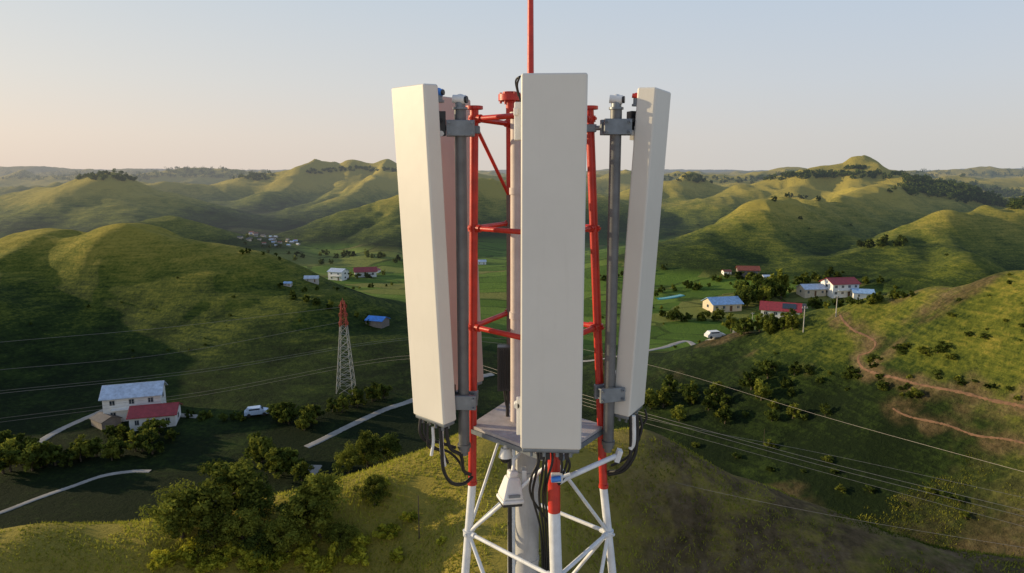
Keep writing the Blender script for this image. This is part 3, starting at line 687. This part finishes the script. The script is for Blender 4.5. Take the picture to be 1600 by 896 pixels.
wire([(-150,631,80),(0,615,90),(320,581,115),(640,531,135),(840,542,130)],.022)
wire([(-150,670,75),(0,654,85),(320,612,92),(640,556,90),(840,598,70),(1015,648,56),(1300,725,50),(1700,822,44)],.014)
wire([(-150,676,75),(0,660,85),(320,617,92),(640,561,90),(840,604,70),(1015,653,56),(1300,732,50),(1700,832,44)],.014)
wire([(840,606,70),(1010,655,56),(1300,712,52),(1700,800,46)],.011)
wire([(840,612,68),(1010,662,54),(1300,742,48),(1700,850,42)],.011)
wire([(940,722,50),(1100,765,46),(1350,815,42),(1700,872,38)],.009)

# ------------------------------------------------------------ telecom tower
BZ=gz(.15,5.1)
TW=thing("telecom_tower","red and white steel lattice telecom tower on the hilltop","tower",(.15,5.1,BZ))
def ext(a,b,z):
    t=(z-a.z)/(b.z-a.z); return a+(b-a)*t
LEG={'L':[P(741,170,5.15),P(738,757,5.1),P(727,896,5.05)],'R':[P(921,170,5.15),P(943,762,5.1),P(957,896,5.05)],
     'F':[P(862,150,4.66),P(866,800,4.5),P(869,896,4.45)],'B':[P(797,152,5.68),P(799,640,5.72),P(799,896,5.8)]}
LR={'L':.032,'R':.032,'F':.043,'B':.034}
def at(k,z):
    a,b,c=LEG[k]
    return ext(a,b,z) if z>b.z else ext(b,c,z)
for k in 'LRFB':
    a,b,c=LEG[k]; r=LR[k]
    mb=MB()
    mb.tube([a,b],[r,r*1.01],16); mb.tube([a+Vector((0,0,-.005)),a+Vector((0,0,.018))],r*2.0,16)
    if k in 'LR': mb.tube([b+Vector((0,0,.03)),b+Vector((0,0,.0))],r*1.2,16)
    part("leg",mb,['red'],TW)
    mb=MB(); e=b+(c-b).normalized()*30
    zg=gz(e.x,e.y)-.5; e=ext(b,c,zg)
    mb.tube([b,c,e],[r*.99,r*1.01,r*1.9],16); part("lower_leg",mb,['white'],TW)
mb=MB(); a=LEG['B'][0]; mb.tube([a+Vector((0,0,-.03)),a+Vector((0,0,.02))],.095,24); mb.tube([a+Vector((0,0,.02)),a+Vector((0,0,.04))],.06,20)
for k in range(6):
    q=a+Vector((math.cos(k*1.047)*.075,math.sin(k*1.047)*.075,0)); mb.tube([q-Vector((0,0,.05)),q+Vector((0,0,.035))],.010,6)
part("top_flange",mb,['red'],TW)
zt=P(741,186,5.15).z; z1=P(741,357,5.13).z; z2=P(740,511,5.12).z; zp=P(735,667,5.1).z; z3=P(735,832,5.08).z
order=['L','F','R','B']
def ring(z,r,mat):
    for i in range(4):
        a=at(order[i],z); b=at(order[(i+1)%4],z); mb=MB(); mb.tube([a,b],r,12)
        part("horizontal_brace",mb,[mat],TW)
    for k in order:
        mb=MB(); c=at(k,z); mb.tube([c-Vector((0,0,.022)),c+Vector((0,0,.022))],LR[k]*1.35,14)
        for s in (0,1):
            d=(at(order[(order.index(k)+(1 if s else -1))%4],z)-c).normalized(); mb.tube([c+d*LR[k],c+d*(LR[k]+.04)],r*1.45,12)
            mb.tube([c-d*(LR[k]+.025),c],.012,6)
        part("collar",mb,[mat],TW)
ring(zt,.02,'red'); ring(z1,.019,'red'); ring(z2,.021,'red')
def brace(k1,za,k2,zb,r,mat):
    mb=MB(); mb.tube([at(k1,za),at(k2,zb)],r,10); part("diagonal_brace",mb,[mat],TW)
brace('L',zt-.03,'B',z1+.20,.014,'red'); brace('R',zt-.03,'B',z1+.2,.014,'red')
zz=[z3]; 
while zz[-1]>BZ+2: zz.append(zz[-1]-1.35-.25*len(zz))
ring(z3,.016,'white')
brace('L',z3,'F',zp-.02,.014,'white'); brace('R',z3,'F',zp-.02,.014,'white'); brace('R',z3,'B',zp-.02,.012,'white'); brace('L',z3,'B',zp-.02,.012,'white')
for i,(a,b) in enumerate(zip(zz[:-1],zz[1:])):
    ring(b,.022,'white')
    for j in range(4):
        if i==0: brace(order[j] if j in(0,2) else order[(j+1)%4],a,order[(j+1)%4] if j in(0,2) else order[j],b,.015,'white')
        else: brace(order[j],a,order[(j+1)%4],b,.02,'white')
mb=MB(); c=sum((at(k,zp) for k in order),Vector())/4; pts=[c+(at(k,zp)-c)*1.05 for k in order]
n_=Vector((0,0,.012)); v=[p-n_ for p in pts]+[p+n_ for p in pts]
mb.add(v,[(3,2,1,0),(4,5,6,7)]+[(i,(i+1)%4,(i+1)%4+4,i+4) for i in range(4)],0); part("deck_plate",mb,['plate'],TW)
mb=MB()
for i in range(4): mb.box((pts[i]+pts[(i+1)%4])/2-Vector((0,0,.030)),((pts[i]-pts[(i+1)%4]).length*.96,.025,.034),Matrix.Rotation(math.atan2((pts[(i+1)%4]-pts[i]).y,(pts[(i+1)%4]-pts[i]).x),3,'Z'))
part("deck_frame",mb,['steel'],TW)
mb=MB(); a=P(807,182,5.2); b=Vector((a.x,a.y,zp)); mb.tube([a,b],.045,18); mb.tube([a-Vector((0,0,.02)),a+Vector((0,0,.03))],.05,18)
mb.tube([Vector((a.x,a.y,z1+.3)),Vector((a.x,a.y,z1+.25))],.054,18); mb.tube([Vector((a.x,a.y,z2+.1)),Vector((a.x,a.y,z2+.05))],.054,18)
part("mast",mb,['pole'],TW)
mb=MB(); a=P(824,700,5.1); mb.tube([Vector((a.x,a.y,zp-.02)),Vector((a.x,a.y,BZ-.5))],[.092,.14],24)
for q in (.35,1.1): mb.tube([Vector((a.x,a.y,zp-q)),Vector((a.x,a.y,zp-q-.03))],.100,24)
part("mast",mb,['mastg'],TW)
a=P(829,180,4.75); mb=MB(); mb.tube([a,P(829,-150,4.75)],[.024,.016],12); mb.tube([a,a+Vector((0,0,.05))],.035,12); part("lightning_rod",mb,['red'],TW)
mb=MB(); mb.tube([a,at('F',a.z)],.014,8); mb.tube([a,at('B',a.z-.02)],.014,8); part("rod_support",mb,['red'],TW)
mb=MB(); mb.tube([P(868,757,4.5),P(885,747,4.52),P(962,713,4.72)],[.020,.020,.018],12); mb.box(P(966,712,4.73),(.035,.06,.09),Matrix.Rotation(.3,3,'Y')); part("outrigger_arm",mb,['white'],TW)

# ------------------------------------------------------------ panel antennas
def rounded_panel(w,d,h,cr,e=.012):
    sec=[]; 
    for cx,cy,a0 in ((w/2-cr,d/2-cr,0),(-w/2+cr,d/2-cr,90),(-w/2+cr,-d/2+cr,180),(w/2-cr,-d/2+cr,270)):
        for k in range(6):
            a=math.radians(a0+90*k/5); sec.append((cx,cy,math.cos(a),math.sin(a)))
    lv=[(-h/2,e),(-h/2+e*.3,e*.45),(-h/2+e,0),(0,0),(h/2-e,0),(h/2-e*.3,e*.45),(h/2,e)]
    vs=[];fs=[];n=len(sec)
    for z,ins in lv:
        for cx,cy,ca,sa in sec: vs.append((cx+ca*(cr-min(ins,cr*.95)),cy+sa*(cr-min(ins,cr*.95)),z))
    for i in range(len(lv)-1):
        for k in range(n): fs.append((i*n+k,i*n+(k+1)%n,(i+1)*n+(k+1)%n,(i+1)*n+k))
    return vs,fs,n,len(lv)
def antenna(cx,cy,ztop,zbot,nrm,w,d,tilt,mat,label,cr=.015,brk=True):
    nrm=Vector((nrm[0],nrm[1],0)).normalized(); h=(ztop-zbot); yaw=math.atan2(nrm.x,-nrm.y)
    R=Matrix.Rotation(yaw,4,'Z')@Matrix.Rotation(math.radians(tilt),4,'X')
    c=Vector((cx,cy,(ztop+zbot)/2)); T4=Matrix.Translation(c)@R
    base=T4@Vector((0,0,-h/2)); T=thing("panel_antenna",label,"antenna",base,"panel antennas around the tower head")
    def W(v): return T4@Vector(v)
    vs,fs,n,L=rounded_panel(w,d,h,cr)
    mb=MB(); mb.add([W(v) for v in vs],fs,0,True); mb.add([W(v) for v in vs[-n:]],[tuple(range(n))],0); mb.add([W(v) for v in vs[:n]],[tuple(range(n))[::-1]],0)
    o=part("radome",mb,[mat],T)
    wm=o.modifiers.new("wn",'WEIGHTED_NORMAL'); wm.keep_sharp=False; wm.weight=100
    mb=MB(); vs2,fs2,n2,L2=rounded_panel(w-.022,d-.022,.03,cr-.005,.004); off=Vector((0,0,-h/2-.012))
    mb.add([W(Vector(v)+off) for v in vs2],fs2,0,True); mb.add([W(Vector(v)+off) for v in vs2[:n2]],[tuple(range(n2))[::-1]],0); part("end_cap",mb,['steel'],T)
    mb=MB()
    for i in range(4):
        for j in (-1,1):
            x=-w*.33+w*.66*i/3; mb.tube([W((x,j*d*.2,-h/2-.02)),W((x,j*d*.2,-h/2-.065))],.013,10)
    part("connector",mb,['steel'],T)
    if brk:
      for z in (h/2-.30,-h/2+.22):
        mb=MB(); mb.box(W((0,d/2+.008,z)),(w*.72,.02,.07),R.to_3x3()); mb.box(W((0,d/2+.045,z)),(.07,.07,.12),R.to_3x3()); part("back_bracket",mb,['wp'],T)
    return T,W,h
TC,WC,hC=antenna(.262,4.375,CZ+.605,CZ-1.815,(-.06,-1),.405,.15,0.6,'radome',"large pale beige panel antenna on the tower face")
TL,WL,hL=antenna(-.632,4.92,CZ+.60,CZ-1.83,(-.68,-.73),.36,.13,3.0,'radome',"pale beige panel antenna tilted outward beside a grey pole")
TR,WR,hR=antenna(.975,5.12,CZ+.60,CZ-1.83,(.866,-.5),.35,.14,3.0,'radome',"narrow-looking pale beige panel antenna on a grey pole")
TB,WB,hB=antenna(-.47,5.70,CZ+.61,CZ-1.80,(-.78,.62),.42,.12,3.0,'radome_pink',"pinkish beige panel antenna seen from its back",brk=False)
def mpole(px,ytop,ybot,Y,r,leg,T,label):
    a=P(px,ytop,Y); b0=P(px,ybot,Y); b=Vector((a.x,a.y,b0.z))
    MP=thing("mounting_pole",label,"pole",b,"antenna mounting poles")
    mb=MB(); mb.tube([a,b],r,18); mb.tube([b+Vector((0,0,.06)),b+Vector((0,0,.03))],r*1.22,18); mb.tube([b,b+Vector((0,0,-.03))],r*.7,14); part("tube",mb,['galv'],MP)
    return MP,a,b
def clampset(MP,a,z,leg,target,s):
    c=Vector((a.x,a.y,z)); mb=MB(); d=(Vector((target.x,target.y,z))-c); yaw=math.atan2(d.y,d.x)
    Rz=Matrix.Rotation(yaw*.35 if s>0 else (math.pi-(math.pi-abs(yaw))*.35)*(1 if yaw>0 else -1),3,'Z')
    mb.box(c+Rz@Vector((0,.05,0)),(.20,.035,.11),Rz); mb.box(c+Rz@Vector((0,-.055,0)),(.20,.03,.11),Rz); mb.box(c,(.10,.10,.085),Rz)
    for q in (-.035,.035):
        for w in (-.08,.08):
            mb.tube([c+Rz@Vector((w,-.10,q)),c+Rz@Vector((w,.10,q))],.008,6); mb.tube([c+Rz@Vector((w,-.078,q)),c+Rz@Vector((w,-.068,q))],.016,6)
    part("clamp",mb,['steel'],MP,.004)
    mb=MB(); l=at(leg,z); mb.tube([c,l],.018,10); mb.box(l,(.085,.085,.055)); part("stand_off_arm",mb,['steel'],MP,.004)
    mb=MB(); t=Vector((target.x,target.y,z)); u=(t-c); m=c+u*.55
    R2_=Matrix.Rotation(yaw,3,'Z')
    mb.box(m,(u.length*.9,.05,.035),R2_); mb.box(m+Vector((0,0,.03)),(.05,.07,.17),R2_,1); mb.tube([m+Vector((0,-.05,.05)),m+Vector((0,.05,.05))],.016,8,1); mb.box(m+u*.25-Vector((0,0,.02)),(.035,.08,.20),R2_,1)
    mb.tube([m+Vector((0,-.045,-.04)),m+Vector((0,-.055,-.04))],.02,8); mb.tube([m+u*.25+Vector((0,-.05,.04)),m+u*.25+Vector((0,-.06,.04))],.016,8)
    part("tilt_bracket",mb,['wp','blackbox'],MP,.004)
ML,aL,bL=mpole(719,168,705,4.98,.042,'L',TL,"dark grey steel antenna mounting pole beside the red leg")
MR,aR,bR=mpole(963,168,700,5.02,.042,'R',TR,"dark grey steel antenna mounting pole beside the red leg")
for py in (201,626):
    z=P(719,py,4.98).z; clampset(ML,aL,z,'L',WL((.02,.07,z-(CZ-.615))),-1)
for py in (199,614):
    z=P(963,py,5.02).z; clampset(MR,aR,z,'R',WR((-.02,.05,z-(CZ-.615))),1)
def beacon(p,label,colmat,R=.042):
    T=thing("beacon_light",label,"lamp",p,"small beacon lights on the pole tops"); mb=MB(); mb.tube([p-Vector((0,0,.03)),p+Vector((0,0,.03))],R*.8,14); mb.tube([p+Vector((0,0,-.03)),p+Vector((0,0,-.045))],R*1.15,14); part("lamp_base",mb,['steel'],T)
    mb=MB(); mb.tube([p+Vector((-R*1.1,-.005,.028)),p+Vector((R*.9,-.02,.02))],[R*.62,R*.7],12); mb.sphere(p+Vector((0,0,.03)),R*.85,0,(1,1,.85)); part("lamp_dome",mb,[colmat],T)
    mb=MB(); mb.tube([p+Vector((R*.8,-.03,.02)),p+Vector((R*1.15,-.035,.02))],R*.55,10); part("lens",mb,['blackbox'],T)
beacon(aL+Vector((0,0,.03)),"small white beacon on the grey pole",'wp',.046); beacon(aR+Vector((0,0,.03)),"small white beacon on the grey pole",'wp',.046)
beacon(P(685,150,4.97),"small blue-domed beacon beside the antenna top",'blue',.036)
beacon(P(994,156,5.02),"small red beacon beside the antenna top",'red',.026)
def hcable(pts,r,T,mat='black',name="cable"):
    mb=MB(); mb.tube(catmull([P(*q) for q in pts],8),r,8); part(name,mb,[mat],T)
hcable([(668,662,4.9),(668,690,4.9),(672,700,4.92),(690,706,4.94),(700,724,4.96)],.010,TL)
hcable([(657,655,4.9),(656,675,4.9),(664,688,4.92),(680,690,4.95),(712,700,4.98)],.012,TL)
hcable([(688,668,4.88),(690,700,4.88),(693,735,4.9),(706,755,4.95),(725,756,5.0),(738,745,5.08)],.014,TL)
hcable([(697,668,4.88),(703,700,4.9),(720,712,4.95),(724,735,5.0),(735,742,5.06)],.014,TL)
hcable([(662,660,4.9),(664,680,4.9),(680,700,4.92),(700,706,4.95),(716,720,5.0),(728,742,5.05)],.010,TL)
hcable([(690,672,4.9),(690,700,4.9),(694,728,4.92)],.018,TL,'wp','conduit')
hcable([(676,668,4.9),(677,690,4.9),(674,712,4.9)],.012,TL,'wp','conduit')
hcable([(985,650,5.0),(986,680,5.0),(984,715,5.0),(968,735,5.02),(950,738,5.08)],.014,TR)
hcable([(995,648,5.05),(996,675,5.05),(992,710,5.05),(975,735,5.06),(950,742,5.1)],.014,TR)
hcable([(990,650,5.0),(990,690,5.0),(985,702,5.0)],.018,TR,'wp','conduit')
hcable([(1008,640,5.1),(1010,655,5.1),(1000,670,5.1),(999,688,5.1)],.009,TR)
hcable([(1000,650,5.05),(1003,670,5.05),(994,695,5.05),(980,715,5.05),(955,728,5.08)],.010,TR)
for i,(x,xx) in enumerate([(842,836),(850,846),(856,852),(862,856),(838,830),(872,878),(880,890),(888,884)]):
    hcable([(x,698,4.42),(x+random.uniform(-3,3),722,4.40),(xx,748,4.42),(xx-2+random.uniform(-4,4),778,4.55),(845+i*4,830,4.95),(848+i*3,896,5.1)] if i<5 else [(x,700,4.42),(xx,730,4.42),(870,762,4.5)],.0085,TC)
for x in (846,856,876,886):
    mb=MB(); mb.box(P(x,712,4.40),(.03,.04,.05)); part("connector_block",mb,['blackbox'],TC,.004)
hcable([(812,120,4.42),(808,135,4.5),(814,160,4.55)],.007,TC); hcable([(818,117,4.42),(806,126,4.5),(810,150,4.55)],.006,TC)
mb=MB(); c=P(812,190,4.52); mb.box(c,(.07,.06,.24)); mb.box(c+Vector((-.025,-.02,.06)),(.03,.05,.05)); part("side_bracket",mb,['wp'],TC,.008)
mb=MB(); c=P(814,650,4.50); mb.box(c,(.06,.06,.26)); mb.tube([c+Vector((-.03,-.03,.08)),c+Vector((-.03,.03,.08))],.02,10); part("side_bracket",mb,['wp'],TC,.008)
c=P(789,575,5.3); RU=thing("radio_unit","black finned radio unit box on a small post above the deck","radio unit",(c.x,c.y,zp))
mb=MB(); mb.box(c,(.12,.10,.36)); 
for k in range(6): mb.box(c+Vector((-.045+k*.018,-.058,0)),(.006,.02,.33))
part("housing",mb,['blackbox'],RU,.006)
mb=MB(); mb.tube([Vector((c.x+.02,c.y,c.z-.17)),Vector((c.x+.02,c.y,zp))],.014,8); mb.tube([Vector((c.x-.01,c.y,c.z-.17)),Vector((c.x+.0,c.y-.02,c.z-.25)),Vector((c.x+.03,c.y,zp))],.008,6); part("post",mb,['black'],RU)
mb=MB(); mb.tube([P(794,305,5.62),Vector((P(794,305,5.62).x,5.62,zp))],.014,8); part("feeder_cable",mb,['brown'],TW)
mb=MB(); mb.tube([P(796,700,5.3),P(797,896,5.3),P(797,1400,5.3)],.018,8); part("feeder_cable",mb,['black'],TW)
# white housing under the deck: tapered box on a curved arm
c=P(799,760,4.72); FL=thing("floodlight","white tapered boxy floodlight hanging under the deck","lamp",c+Vector((0,0,.1)))
R=Matrix.Rotation(.35,3,'Z')@Matrix.Rotation(.10,3,'Y')
mb=MB(); mb.box(c,(.165,.15,.16),R,0,.58); mb.box(c+R@Vector((0,0,-.095)),(.175,.16,.035),R); mb.box(c+R@Vector((0,0,.10)),(.075,.075,.05),R)
part("housing",mb,['wp'],FL,.018)
mb=MB(); mb.box(c+R@Vector((0,0,-.122)),(.15,.135,.022),R); part("lens",mb,['blackbox'],FL,.004)
mb=MB(); mb.box(c+R@Vector((0,-.078,-.045)),(.09,.008,.02),R); part("label_plate",mb,['steel'],FL)
mb=MB(); mb.tube([c+R@Vector((0,0,.12)),c+Vector((.02,.04,.19)),c+Vector((.075,.1,.23)),Vector((P(824,700,5.1).x-.05,5.05,c.z+.24))],.014,8); mb.box(c+Vector((.095,.05,.06)),(.035,.08,.11)); part("bracket",mb,['wp'],FL,.004)
c=P(790,710,4.9); SC=thing("security_camera","small white dome security camera under the deck","camera",c)
mb=MB(); mb.tube([c+Vector((0,0,.13)),c+Vector((0,0,.03))],.018,10); mb.tube([c+Vector((0,0,.05)),c+Vector((0,0,-.02))],[.035,.055],16); part("housing",mb,['wp'],SC)
mb=MB(); mb.sphere(c+Vector((0,0,-.03)),.045,0,(1,1,.9)); part("lens",mb,['blackbox'],SC)
c=P(868,747,4.41); JB=thing("junction_box","small blue and white junction box clamped to the red leg","junction box",c)
mb=MB(); mb.tube([c+Vector((-.03,-.03,.0)),c+Vector((.035,-.035,.01))],.020,10); part("plug",mb,['blue'],JB)
mb=MB(); mb.box(c+Vector((.01,.015,-.005)),(.08,.04,.06)); mb.tube([c+Vector((.03,0,.0)),c+Vector((.10,0,.03))],.012,8); part("housing",mb,['wp'],JB,.008)
print("trees",tcount,"base",BZ,"deck",zp)
